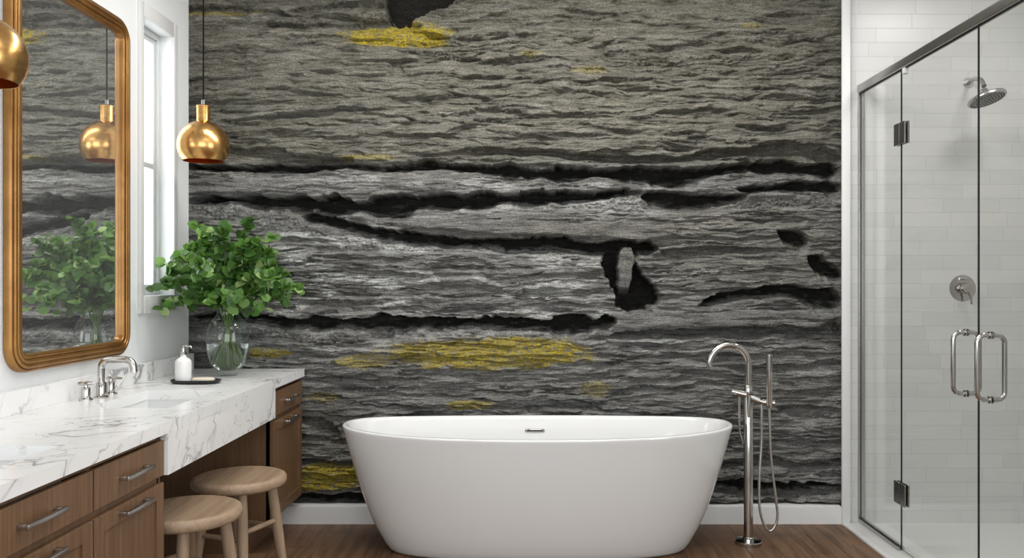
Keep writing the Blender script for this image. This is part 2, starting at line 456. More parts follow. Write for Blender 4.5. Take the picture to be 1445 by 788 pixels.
# ---- stone wall relief
_T = {}
def tab(seed):
    if seed not in _T: _T[seed] = np.random.RandomState(seed*7+1).rand(256, 256).astype(np.float32)
    return _T[seed]
def vn(x, y, seed):
    T = tab(seed)
    x0 = np.floor(x); y0 = np.floor(y); fx = (x-x0).astype(np.float32); fy = (y-y0).astype(np.float32)
    ix = x0.astype(np.int32) & 255; iy = y0.astype(np.int32) & 255; jx = (ix+1) & 255; jy = (iy+1) & 255
    fx = fx*fx*(3-2*fx); fy = fy*fy*(3-2*fy)
    return (T[ix, iy]*(1-fx)+T[jx, iy]*fx)*(1-fy)+(T[ix, jy]*(1-fx)+T[jx, jy]*fx)*fy
def shingles(u, v, su, sv, seed, drop=.10, tilt=0.):
    """overlapping tilted flakes of rock, each with its own height and an abrupt lower edge; about 0..1"""
    a = u/su; b = v/sv
    ia = np.floor(a).astype(np.int32); ib = np.floor(b).astype(np.int32)
    T1, T2, T3, T4 = tab(seed), tab(seed+1), tab(seed+2), tab(seed+3)
    best = np.full(u.shape, -9., np.float32)
    for di in (-1, 0, 1):
        for dj in (-1, 0, 1):
            i = (ia+di) & 255; j = (ib+dj) & 255
            tu = a-(ia+di)-(.15+.7*T1[i, j]); tv = b-(ib+dj)-(.15+.7*T2[i, j])
            L = .35+.45*T4[i, j]
            tv = tv+(T4[j, i]-.5)*.7*tu
            h = .55*T3[i, j]+.75*tv-np.maximum(0, tv-.42)*(1.4/drop)-np.maximum(0, np.abs(tu)-L)*2.6
            best = np.maximum(best, h)
    return best
def fbm(x, y, seed, o=4, g=.5):
    s = 0; a = 1; t = 0
    for i in range(o):
        s = s+a*vn(x*2**i, y*2**i, seed+i*17); t += a; a *= g
    return s/t
def sst(a, b, x):
    t = np.clip((x-a)/(b-a), 0, 1); return t*t*(3-2*t)
def build_stone():
    NX, NZ = 1120, 940
    X = np.linspace(XL-.09, 1.757, NX); Z = np.linspace(.085, ZC, NZ)
    XX, ZZ = np.meshgrid(X, Z)
    U = 750+XX*253.; V = 397.5+(CAMZ-ZZ)*253.     # map units laid over the wall, 253 to the metre
    wu = U+26*(fbm(U/60, V/30, 3, 3)-.5); wv = V+13*(fbm(U/70, V/25, 5, 4)-.5)
    H = np.zeros_like(U)
    # bulges
    H += .050*(fbm(U/200, V/85, 11, 3)-.5)
    upper = sst(245, 225, V)
    U2 = U+34*(fbm(U/70, V/34, 13, 4)-.5)+.55*(V-150)*upper; V2 = V+22*(fbm(U/55, V/22, 15, 5, .55)-.5)
    U3 = U+10*(fbm(U/22, V/10, 17, 3)-.5); V3 = V+7*(fbm(U/18, V/6, 19, 4)-.5)+7*(fbm(U/60, V/30, 20, 2)-.5)
    amp = .45+1.1*fbm(U/130, V/55, 91, 2)
    H += upper*.085*(fbm(U2/62, V2/27, 12, 4)-.5)
    H += upper*.044*amp*shingles(U2, V2, 66, 27, 101)
    H += (1-upper)*(.024*amp*shingles(U2, V2, 120, 24, 111)+.030*(fbm(U2/90, V2/18, 14, 4)-.5))
    H += (.019+.003*upper)*amp*shingles(U3, V3, 52-14*0, 12.5, 121)
    H += .0100*shingles(U3+31, V3, 27, 6.6, 131)
    H += .0052*shingles(U3-17, V+2.5*(fbm(U/9, V/4, 23, 2)-.5), 15, 3.6, 141)
    H += .0035*(fbm(U/8, V/2.2, 31, 3)-.5)-.014
    thin = sst(.600, .66, fbm(U3/58, V3/4.6, 33, 4, .55))*sst(.40, .58, fbm(U/90, V/40, 34, 2))
    H -= .026*thin
    # smoother beds of stone: polygons between a top line and a bottom line
    def line(pts):
        p = np.array(pts, float); return np.interp(wu, p[:, 0], p[:, 1])
    def inside(pts_top, pts_bot, x0, x1, soft=3.5, xs=5):
        t = line(pts_top); b = line(pts_bot)
        return sst(-soft, soft, V-t+0*V+(wv-V)*.35)*sst(-soft, soft, b-V-(wv-V)*.35)*sst(x0-xs, x0+xs, wu)*sst(x1+xs, x1-xs, wu)
    def bed(top, bot, x0, x1, h, keep=.5, slope=.012):
        nonlocal H
        m_ = inside(top, bot, x0, x1)
        t = line(top); b = line(bot); rel = np.clip((V-t)/np.maximum(b-t, 1), 0, 1)
        H = H*(1-m_)+m_*(h+keep*(H-.012)+slope*rel)
    CREVICE_SHADE = np.zeros_like(U)  # shade painted near-black into the deep cracks and holes
    rub = .030*np.abs(fbm(U/6.5, V/5.5, 71, 3)-.5)*2+.014*fbm(U/16, V/12, 72, 2)
    def rubble(top, bot, x0, x1, h):
        nonlocal H
        m_ = inside(top, bot, x0, x1, 3, 14)
        H = H*(1-m_)+m_*(h+rub)
    def crack(pts, depth=.16, wob=1., soft=2.6):
        """pts: (u, v, half width)"""
        nonlocal H, CREVICE_SHADE
        p = np.array(pts, float)
        c = np.interp(U, p[:, 0], p[:, 1]); hw = np.interp(U, p[:, 0], p[:, 2])
        s0 = int(p[0, 1]); ln = p[-1, 0]-p[0, 0]
        hw = np.where((U < p[0, 0]) | (U > p[-1, 0]), 0, hw)*np.clip(np.minimum(U-p[0, 0], p[-1, 0]-U)/14+.15, 0, 1)
        hw = hw*(.42+.95*sst(.25, .8, fbm(U/42, V/300, s0+7, 4, .6)))
        d = V+wob*(14*(fbm(U/60, V/22, s0, 5, .55)-.5))-c+5*(fbm(U/15, V/3.5, s0+3, 4, .6)-.5)
        top = sst(-hw-1.4, -hw+1.0, d)                    # sharp overhanging edge above
        bot = sst(hw*2.0+7, hw*.1-1, d)                   # broken slope of rubble below
        m_ = top*bot*sst(0, 2.2, hw)
        H = H-(H+depth-.035*fbm(U/9, V/6, 77, 3))*m_
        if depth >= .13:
            CREVICE_SHADE = np.maximum(CREVICE_SHADE, sst(.50, .9, m_+.8*(fbm(U/14, V/4, s0+5, 4, .6)-.5)))
    # long beams
    bed([(260,243),(540,240),(700,243),(900,244)], [(260,272),(400,277),(560,281),(700,274),(905,270)], 255, 902, .014, .65, .018)
    rubble([(260,283),(330,286),(420,300),(520,322),(600,334)], [(260,300),(420,332),(520,346),(640,352)], 262, 640, -.025)
    rubble([(600,282),(720,283),(860,268),(950,272)], [(600,302),(720,294),(860,298),(950,303)], 590, 940, -.02)
    rubble([(560,330),(700,340),(860,345),(960,340)], [(560,356),(700,358),(860,364),(960,352)], 470, 890, -.03)
    bed([(450,298),(560,303),(600,300),(612,292),(720,294),(840,298),(955,305)], [(450,301),(490,307),(560,316),(650,325),(720,330),(800,332),(850,336),(900,339),(958,333)], 452, 955, .026, .6, .022)
    bed([(905,275),(1000,250),(1050,243),(1110,242)], [(905,278),(1000,268),(1050,266),(1110,262)], 930, 1108, .010, .7, .015)
    bed([(960,300),(1060,292),(1184,290)], [(905,430),(1184,432)], 912, 1200, .004, .95, .012)
    bed([(860,442),(1000,439),(1180,436)], [(860,466),(1000,462),(1150,462),(1180,448)], 858, 1180, .026, .65, .016)
    rubble([(360,460),(860,462)], [(340,482),(560,478),(700,474),(860,476)], 340, 862, -.012)
    rubble([(905,286),(1000,282),(1184,272)], [(905,300),(1184,292)], 905, 1184, -.045)
    # crevices
    crack([(255,234,4),(330,237,5),(420,234,3),(540,232,3),(620,232,4),(735,240,7),(830,243,7),(900,243,9),(960,250,8),(1000,240,7),(1060,232,7),(1120,236,11),(1190,238,9)], .19)
    crack([(262,279,2),(330,279,4),(390,284,8),(450,288,12),(560,289,12),(610,284,8),(700,280,7),(760,277,7),(850,273,4),(905,270,2)], .21)
    crack([(420,305,3),(450,308,6),(520,324,8),(560,331,7),(640,338,7),(720,342,8),(800,344,8),(860,348,8),(930,348,6)], .19)
    crack([(905,276,8),(960,282,9),(1010,280,5),(1060,276,4)], .17)
    crack([(1040,262,2),(1120,262,6),(1190,262,8)], .16)
    crack([(255,450,3),(340,446,4),(400,452,7),(470,456,10),(560,456,10),(680,454,10),(760,456,10),(830,458,10),(870,452,6)], .17)
    crack([(930,356,2),(960,360,4),(1040,352,3),(1100,348,1)], .09)
    crack([(1095,322,2),(1110,330,8),(1135,338,8),(1145,340,2)], .15)
    crack([(980,432,2),(1010,420,4),(1060,412,5),(1110,408,7),(1150,418,10),(1190,426,13)], .15)
    crack([(1140,362,2),(1156,372,9),(1175,382,9),(1192,388,11)], .15)
    crack([(860,473,2),(960,470,4),(1060,468,5),(1120,466,4),(1180,462,6),(1192,470,8)], .12)
    crack([(255,466,3),(330,470,2),(360,476,1)], .09)
    crack([(255,12,4),(300,8,6),(350,14,3),(420,20,3),(470,26,3),(560,32,4),(600,33,3)], .08)
    crack([(370,30,2),(430,34,3),(520,33,5),(550,30,6)], .10)
    crack([(400,14,1),(470,9,3),(560,6,4)], .09)
    crack([(255,614,2),(430,612,3),(470,622,4),(510,618,2)], .07)
    crack([(255,655,2),(430,652,4),(505,654,3)], .10)
    crack([(255,704,6),(440,703,9),(540,706,7),(560,708,3)], .13)
    crack([(985,655,1),(1010,655,4),(1080,652,5),(1130,657,3),(1192,652,4)], .10)
    crack([(985,683,2),(1010,684,7),(1090,688,7),(1192,686,8)], .15)
    crack([(980,712,3),(1192,712,4)], .1)
    crack([(410,590,3),(450,602,7),(480,610,4)], .09)
    crack([(1010,518,1),(1090,522,3),(1192,512,4)], .05)
    crack([(1090,575,1),(1130,582,5),(1192,578,3)], .06)
    crack([(660,212,1),(760,214,4),(850,224,5),(960,222,4),(1040,214,5),(1120,210,9),(1192,222,10)], .11)
    crack([(255,190,3),(300,205,6),(350,215,9),(430,222,7),(500,225,3)], .12)
    crack([(545,90,1),(560,96,4),(575,100,1)], .05)
    # the burrow at the top and the slot in the middle with a standing sliver of stone
    def blob(poly_u, tops, bots, depth, soft=4):
        nonlocal H, CREVICE_SHADE
        w2 = wu+14*(fbm(U/13, V/13, 44, 4)-.5); t = np.interp(w2, poly_u, tops); b = np.interp(w2, poly_u, bots); vb = V+16*(fbm(U/12, V/9, 45, 4)-.5)
        m_ = sst(-soft, soft, vb-t)*sst(-soft, soft, b-vb)*sst(poly_u[0]-3, poly_u[0]+3, wu)*sst(poly_u[-1]+3, poly_u[-1]-3, wu)
        H = H*(1-m_)+m_*(-depth+.05*fbm(U/10, V/9, 88, 4)); CREVICE_SHADE = np.maximum(CREVICE_SHADE, sst(.3, .7, m_+.5*(fbm(U/8, V/7, 89, 3)-.5)))
    blob([540, 556, 580, 600, 625, 662], [-40, -60, -60, -60, -50, -30], [4, 30, 30, 22, 6, -6], .24)
    blob([854, 870, 890, 905, 928], [376, 350, 344, 380, 418], [392, 432, 442, 440, 432], .20)
    c = 884-.07*(V-380)+4*(fbm(U/30, V/16, 46, 3)-.5)
    m_ = sst(1.25, .95, 1/(4+7*sst(344, 362, V)-.055*(V-350))*np.abs(U+5*(fbm(U/6, V/9, 47, 3)-.5)-c))*sst(345, 350, V)*sst(421, 404, V)
    CREVICE_SHADE = CREVICE_SHADE*(1-m_)
    H = H*(1-m_)+m_*(-.015+.022*fbm(U/3.5, V/16, 12, 4)+.00025*(U-c))
    # ledge under the burrow, small pebble standing on it
    m_ = sst(1.0, .75, ((wu-508)/6.)**2+((V-25)/11.)**2); H = np.where(m_ > 0, H+m_*.02, H)
    H = np.clip(H, -.245, .030); H = np.minimum(H, .016+.014*sst(XL+.01, XL+.06, XX))
    # colour masks
    def ell(cx, cy, rx, ry, p=2.):
        d = (np.abs((U-cx)/rx)**p+np.abs((V-cy)/ry)**p)
        return sst(1.25, .55, d+1.5*(fbm(U/17, V/6, 61, 5, .62)-.5))
    Yl = np.maximum.reduce([ell(562, 49, 78, 17, 2.6), .9*ell(735, 492, 100, 17), ell(690, 500, 150, 22)*.85, .6*ell(512, 510, 40, 11),
        .85*ell(375, 499, 34, 7), .8*ell(665, 572, 38, 7)*.8, .95*ell(462, 675, 52, 19, 3), .55*ell(300, 18, 70, 6),
        .35*ell(748, 76, 18, 5), .35*ell(830, 100, 30, 5), .45*ell(520, 222, 45, 4), .4*ell(455, 560, 25, 7), .35*ell(840, 550, 24, 12), .3*ell(1060,38,16,4)])
    pl = sst(.52, .66, fbm(U/42, V/11, 64, 4))
    reg = .10+.85*np.maximum.reduce([ell(480, 395, 160, 75), .8*ell(760, 400, 130, 60), .6*ell(430, 500, 120, 40), .45*ell(950, 490, 140, 16), .5*ell(700, 260, 260, 30), .5*ell(420, 30, 100, 14), .5*ell(780, 290, 180, 16)])
    Pl = np.clip(pl*reg, 0, 1)
    Pl = np.maximum(Pl, .75*ell(1000, 384, 26, 6)*sst(.4, .6, fbm(U/8, V/5, 5, 3)))
    for (cx, cy, rx, ry) in ((575, 236, 180, 5), (500, 340, 80, 8), (780, 288, 150, 9), (900, 285, 40, 12), (600, 470, 250, 8), (720, 352, 160, 6), (330, 465, 60, 20), (300, 290, 50, 14)):
        Pl = np.maximum(Pl, .55*ell(cx, cy, rx, ry)*sst(.42, .6, fbm(U/9, V/6, 15, 3)))
    Wm = np.clip(.15+.75*sst(250, 215, V)+.2*(fbm(U/90, V/50, 66, 3)-.5)+.35*ell(1050, 350, 150, 70)+.5*ell(830, 330, 130, 30)*.6+.5*ell(460, 640, 70, 70), 0, 1)
    # mesh
    co = np.empty((NZ, NX, 3)); co[..., 0] = XX; co[..., 1] = D-H; co[..., 2] = ZZ
    me = bpy.data.meshes.new('wall_back')
    me.vertices.add(NX*NZ); me.vertices.foreach_set('co', co.reshape(-1))
    i = np.arange(NX-1)[None, :]+NX*np.arange(NZ-1)[:, None]; i = i.reshape(-1)
    q = np.stack([i, i+1, i+NX+1, i+NX], 1).astype(np.int32)
    me.loops.add(q.size); me.loops.foreach_set('vertex_index', q.reshape(-1))
    me.polygons.add(len(q)); me.polygons.foreach_set('loop_start', np.arange(0, q.size, 4, dtype=np.int32))
    me.polygons.foreach_set('use_smooth', np.ones(len(q), dtype=bool))
    me.update(calc_edges=True)
    ca = me.color_attributes.new('tint', 'FLOAT_COLOR', 'POINT')
    col = np.ones((NX*NZ, 4), np.float32)
    col[:, 0] = Yl.reshape(-1); col[:, 1] = Pl.reshape(-1); col[:, 2] = Wm.reshape(-1); col[:, 3] = CREVICE_SHADE.reshape(-1)
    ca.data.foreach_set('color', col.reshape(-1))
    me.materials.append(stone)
    o = bpy.data.objects.new('wall_back', me); C.objects.link(o); o['kind'] = 'structure'
build_stone()

# trims and baseboard
def board(z1, y):                 # baseboard with a small chamfered top
    bm = NB(); box(bm, -1.86, 1.715, y-.016, y+.06, 0, z1-.008); box(bm, -1.86, 1.715, y-.011, y+.06, z1-.008, z1, .002); return bm
struct('baseboard_back', board(.099, D-.022), trim_paint)
struct('trim_1', box(NB(), 1.715, 1.761, D-.048, D-.034, 0, ZC, .002), trim_paint)     # upright at the edge of the stone
bm = NB(); box(bm, 1.715, 1.761, .8, D-.05, -.05, .010, .003)
struct('trim_2', bm, trim_paint)                                                        # flat board along the shower
bm = NB(); box(bm, 1.761, 1.885, 2.5, D, -.05, .008, .001)
struct('trim_3', bm, simple('threshold_tile', (.62, .62, .60), .35, var=.03))
# window on the left wall
def window(idx, holes_y, z, xin, mid, parent_label=None):
    y0, y1 = holes_y; z0, z1 = z
    bm = NB(); cw = .043; t = .013
    ox = XL
    box(bm, ox, ox+t, y0-cw, y0, z0-.085, z1+.072, .002); box(bm, ox, ox+t, y1, y1+cw, z0-.085, z1+.072, .002)
    box(bm, ox, ox+t, y0, y1, z1, z1+.072, .002); box(bm, ox, ox+t+.004, y0, y1, z0-.085, z0, .002)
    root = struct('window_%d' % idx, bm, trim_paint)
    bm = NB(); fx0, fx1 = ox-.10, ox-.062
    for a in ((y0, y0+.026, z0, z1), (y1-.026, y1, z0, z1)): box(bm, fx0, fx1, *a, .003)
    for a in ((y0+.026, y1-.026, z0, z0+.03), (y0+.026, y1-.026, z1-.03, z1)): box(bm, fx0, fx1, *a, .003)
    obj('window_frame', bm, sash_paint, root)
    bm = NB(); sx0, sx1 = ox-.092, ox-.074
    a0, a1 = y0+.027, y1-.027
    for a in ((a0, a0+.024, z0+.03, z1-.03), (a1-.024, a1, z0+.03, z1-.03)): box(bm, sx0, sx1, *a, .003)
    for a in ((a0+.024, a1-.024, z0+.03, z0+.055), (a0+.024, a1-.024, z1-.055, z1-.03), (a0+.024, a1-.024, mid-.014, mid+.014)): box(bm, sx0, sx1, *a, .003)
    obj('window_sash', bm, sash_paint, root)
    obj('window_pane', box(NB(), ox-.085, ox-.081, a0+.02, a1-.02, z0+.05, z1-.05), window_glass, root)
window(1, (WY0, WY1), (WZ0, WZ1), XL, 1.945)

# ------------------------------------------------------------------ bathtub
TX, TY = .030, 4.190
def superpt(a, b, th, n):
    c, s = math.cos(th), math.sin(th)
    return a*math.copysign(abs(c)**(2/n), c), b*math.copysign(abs(s)**(2/n), s)
def tub_rim_z(x, a): return .610+.022*abs(x/a)**3
def tub_shell():
    bm = NB(); seg = 144; rings = []
    outer = [(0, .71, .205, 0), (.004, .738, .225, 0), (.016, .752, .236, 0), (.05, .775, .252, 0), (.12, .815, .276, 0), (.20, .852, .298, 0),
             (.30, .888, .320, 0), (.40, .920, .338, 0), (.50, .950, .353, 0), (.58, .972, .363, 0), (.600, .978, .366, 1), (.607, .977, .3655, 1), (.610, .973, .3635, 1)]
    inner = [(.610, .957, .3455, 1), (.606, .950, .341, 1), (.590, .940, .335, 1), (.50, .905, .312, 0), (.40, .865, .285, 0), (.30, .815, .255, 0),
             (.22, .755, .225, 0), (.17, .70, .195, 0), (.145, .62, .155, 0), (.138, .45, .11, 0), (.136, .2, .05, 0)]
    def ring(z, a, b, k):
        r = []
        for i in range(seg):
            x, y = superpt(a, b, 2*math.pi*i/seg, 2.35)
            zz = z*(tub_rim_z(x, a)/.610) if z > .02 else z
            if z <= .3: zz = z+(tub_rim_z(x, a)-.61)*(z/.61)
            r.append(bm.verts.new((TX+x, TY+y, zz)))
        return r
    rings = [ring(*o) for o in outer+inner]
    for a, b in zip(rings, rings[1:]):
        for i in range(seg):
            j = (i+1) % seg; bm.faces.new((a[i], a[j], b[j], b[i]))
    bm.faces.new(list(reversed(rings[0]))); bm.faces.new(rings[-1])
    bmesh.ops.recalc_face_normals(bm, faces=bm.faces)
    return bm
t = thing('bathtub', 'white freestanding oval bathtub in front of the stone wall', 'bathtub', (TX, TY, 0))
obj('tub_shell', tub_shell(), tub_white, t, ang=60)
bm = NB(); oy = TY+.3215
box(bm, .018-.053, .018+.053, oy-.008, oy+.006, .524, .543, .003)
ov = obj('overflow_plate', bm, chrome, t, 'chrome slotted overflow plate')
obj('overflow_slot', box(NB(), .018-.042, .018+.042, oy-.0095, oy-.0075, .530, .537), dark_face, ov)
bm = lathe(NB(), [(0, .139), (.026, .139), (.032, .141), (.030, .144), (.018, .1475), (0, .148)], TX, TY, 0, 32)
obj('drain', bm, chrome, t)

# ------------------------------------------------------------------ freestanding tub filler
PX, PY = 1.110, 4.244
t = thing('tub_faucet', 'tall floor-standing polished bath tap with arched spout right of the tub', 'faucet', (PX, PY, 0))
obj('base_flange', lathe(NB(), [(0, 0), (.068, 0), (.0685, .003), (.0685, .017), (.066, .020), (.030, .021), (.030, .034), (.026, .038), (0, .038)], PX, PY, 0, 56), chrome, t)
obj('post', lathe(NB(), [(0, .036), (.0235, .036), (.0235, .770), (.021, .776), (0, .776)], PX, PY, 0, 40), chrome, t)
pts = [(PX, PY, .774), (PX, PY, .80), (PX, PY, .87)]+arc((PX-.099, PY, .920), .099, 0, math.pi*1.05, 32, (1, 0, 0), (0, 0, 1))
bm = tube(NB(), pts, .0165, 24)
lathe(bm, [(0, .772), (.021, .772), (.021, .806), (.0175, .812), (0, .812)], PX, PY, 0, 32)
obj('spout', bm, chrome, t)
# mixer body, crossing the post and turned towards the room at its right end
bm = tube(NB(), [(PX-.072, PY+.012, .778), (PX-.010, PY-.002, .764)], .0195, 28)
tube(bm, [(PX-.004, PY-.012, .760), (PX+.048, PY-.036, .737)], .0205, 28)
tube(bm, [(PX, PY, .770), (PX, PY-.035, .760)], .017, 20)
obj('mixer_body', bm, chrome, t)
bm = tube(NB(), [(PX-.082, PY+.014, .780), (PX-.070, PY+.012, .7777)], .0215, 28)
tube(bm, [(PX-.004, PY-.036, .762), (PX-.010, PY-.040, .70), (PX-.008, PY-.042, .655)], [.011, .0085, .0075], 16)
obj('lever_handle', bm, chrome, t)
bm = tube(NB(), [(PX+.046, PY-.036, .738), (PX+.062, PY-.040, .733)], .012, 20)
tube(bm, [(PX+.058, PY-.040, .733), (PX+.112, PY-.046, .729)], .019, 28)
tube(bm, [(PX+.112, PY-.046, .729), (PX+.119, PY-.047, .7285)], .022, 28)
obj('handset_holder', bm, chrome, t)
hx, hy = PX+.090, PY-.060
bm = tube(NB(), [(hx-.001, hy, .705), (hx-.001, hy, .716), (hx, hy, .73), (hx, hy, .895)], [.009, .0145, .0155, .0155], 28)
h = obj('hand_shower', bm, chrome, t)
bm = tube(NB(), [(hx, hy, .894), (hx, hy, .972), (hx, hy, .975)], [.0157, .0157, .013], 28)
obj('spray_head', bm, steel_dark, h, 'darker ribbed spray end')
hose = smooth_path([(hx, hy, .708), (hx+.002, hy, .62), (hx+.008, hy-.004, .45), (hx+.030, hy-.01, .25), (hx+.038, hy-.012, .17), (hx+.026, hy-.014, .115),
                    (hx-.004, hy-.014, .088), (hx-.034, hy-.012, .13), (hx-.052, hy-.008, .22), (hx-.050, hy, .36), (hx-.036, hy+.012, .53), (hx-.034, hy+.014, .66), (hx-.034, hy+.016, .722)], 10)
obj('shower_hose', tube(NB(), hose, .0068, 12), hose_mat, t)
pipe = smooth_path([(PX-.045, PY+.004, .756), (PX-.045, PY+.004, .66), (PX-.043, PY+.006, .58), (PX-.030, PY+.008, .53), (PX-.016, PY+.010, .49)], 8)
obj('bypass_pipe', tube(NB(), pipe, .006, 12), chrome, t)

# ------------------------------------------------------------------ vanity: cabinets
FX = -1.285      # face frame plane
DX = -1.268      # drawer and door faces
def shaker(bm, y0, y1, z0, z1, rail=.052, x0=FX, x1=DX):
    box(bm, x0, x1-.007, y0+rail-.004, y1-rail+.004, z0+rail-.004, z1-rail+.004)
    box(bm, x0, x1, y0, y0+rail, z0, z1, .0015, 1); box(bm, x0, x1, y1-rail, y1, z0, z1, .0015, 1)
    box(bm, x0, x1, y0+rail, y1-rail, z0, z0+rail, .0015, 1); box(bm, x0, x1, y0+rail, y1-rail, z1-rail, z1, .0015, 1)
    return bm
def bar_pull(yc, z, ln, parent):
    bm = NB(); a, b = yc-ln/2, yc+ln/2
    box(bm, DX+.022, DX+.033, a, b, z-.007, z+.007, .0012)
    box(bm, DX, DX+.023, a+.004, a+.020, z-.007, z+.007, .001); box(bm, DX, DX+.023, b-.020, b-.004, z-.007, z+.007, .001)
    return obj('bar_handle', bm, brushed, parent, 'brushed metal bar handle')
def cabinet(y0, y1, cols, label, kick=.12, hl=.18):
    r = thing('vanity_cabinet', label, 'cabinet', (-1.6, (y0+y1)/2, 0))
    bm = NB(); tp = .018
    x0 = XL+.003
    box(bm, x0, FX-.001, y0, y0+tp, kick, .818); box(bm, x0, FX-.001, y1-tp, y1, kick, .818)
    box(bm, x0, FX-.001, y0+tp, y1-tp, kick, kick+tp); box(bm, x0, x0+.008, y0+tp, y1-tp, kick+tp, .818)
    # face frame
    ys = [c[0] for c in cols]+[cols[-1][1]]
    for y in ys:
        a = min(max(y-.012, y0), y1-.024); box(bm, FX-.020, FX, a, a+.024, kick, .818)
    for c in cols:
        box(bm, FX-.020, FX, c[0]+.012, c[1]-.012, .800, .818); box(bm, FX-.020, FX, c[0]+.012, c[1]-.012, .652, .678)
        box(bm, FX-.020, FX, c[0]+.012, c[1]-.012, kick, kick+.022)
    obj('cabinet_body', bm, frame_wood, r)
    bm = box(NB(), XL+.012, FX-.11, y0+.01, y1-.01, 0, kick)
    obj('toe_kick', bm, frame_wood, r)
    for c in cols:
        a, b = c[0]+.005, c[1]-.005
        d = obj('drawer', box(NB(), FX, DX, a, b, .676, .797, .0018, 1), cab_wood, r)
        bar_pull((a+b)/2, .737, hl, d)
        d = obj('door', shaker(NB(), a, b, kick+.008, .652), cab_wood, r)
        bar_pull((a+b)/2, .628, hl, d)
    return r
cabinet(1.300, 2.866, [(1.30, 1.853), (1.853, 2.403), (2.403, 2.866)], 'walnut vanity cabinet nearest the camera with two columns of drawer over door')
cabinet(4.075, 4.585, [(4.075, 4.585)], 'narrow walnut vanity cabinet against the stone wall with one drawer and one door', .160, .19)

# worktop, apron, backsplash
r = thing('countertop', 'veined white marble vanity worktop with deep apron and backsplash', 'countertop', (-1.58, 3.0, .82))
xs = [XL+.002, -1.705, -1.385, -1.257]; ys = [1.25, 1.91, 2.43, 3.16, 3.68, 4.590]
bm = grid_slab(NB(), xs, ys, .819, .861, {(1, 1), (1, 3)})
bmesh.ops.recalc_face_normals(bm, faces=bm.faces)
obj('worktop_slab', bm, marble_mat, r)
obj('apron', box(NB(), -1.283, -1.257, 2.868, 4.070, .674, .8195), marble_mat, r)
obj('backsplash', box(NB(), XL+.002, -1.868, 1.25, 4.590, .861, .947, .0015, 1), marble_mat, r)
def basin(y0, y1, label):
    r = thing('sink', label, 'sink', (-1.545, (y0+y1)/2, .69))
    bm = NB(); x0, x1 = -1.712, -1.378; y0 -= .007; y1 += .007; z1 = .8185; z0 = .700
    def rr(x0, x1, y0, y1, z, rad, n=8):
        pts = []
        for cx, cy, a in ((x1-rad, y1-rad, 0), (x0+rad, y1-rad, 90), (x0+rad, y0+rad, 180), (x1-rad, y0+rad, 270)):
            for k in range(n+1):
                q = R(a+90*k/n); pts.append(bm.verts.new((cx+rad*math.cos(q), cy+rad*math.sin(q), z)))
        return pts
    L = [rr(x0-.012, x1+.012, y0-.012, y1+.012, z1, .03), rr(x0-.012, x1+.012, y0-.012, y1+.012, z1-.008, .03), rr(x0-.008, x1+.008, y0-.008, y1+.008, z1-.012, .03),
         rr(x0-.004, x1+.004, y0-.004, y1+.004, z0-.01, .035), rr(x0+.03, x1-.03, y0+.03, y1-.03, z0-.014, .035)]
    I = [rr(x0, x1, y0, y1, z1, .022), rr(x0+.002, x1-.002, y0+.002, y1-.002, z1-.06, .022), rr(x0+.006, x1-.006, y0+.006, y1-.006, z0+.025, .03),
         rr(x0+.014, x1-.014, y0+.014, y1-.014, z0+.008, .035), rr(x0+.035, x1-.035, y0+.035, y1-.035, z0, .04)]
    seq = list(reversed(L))+I
    for a, b in zip(seq, seq[1:]):
        for i in range(len(a)):
            j = (i+1) % len(a); bm.faces.new((a[i], a[j], b[j], b[i]))
    bm.faces.new(list(reversed(seq[0]))); bm.faces.new(seq[-1])
    bmesh.ops.recalc_face_normals(bm, faces=bm.faces)
    obj('basin', bm, ceramic, r)
    obj('drain', lathe(NB(), [(0, z0+.0005), (.024, z0+.0005), (.026, z0+.003), (.018, z0+.005), (0, z0+.005)], -1.545, (y0+y1)/2, 0, 32), chrome, r)
    return r
basin(3.16, 3.68, 'white undermount sink set in the marble below the basin tap')
basin(1.91, 2.43, 'white undermount sink nearest the camera, cut off by the photo edge')

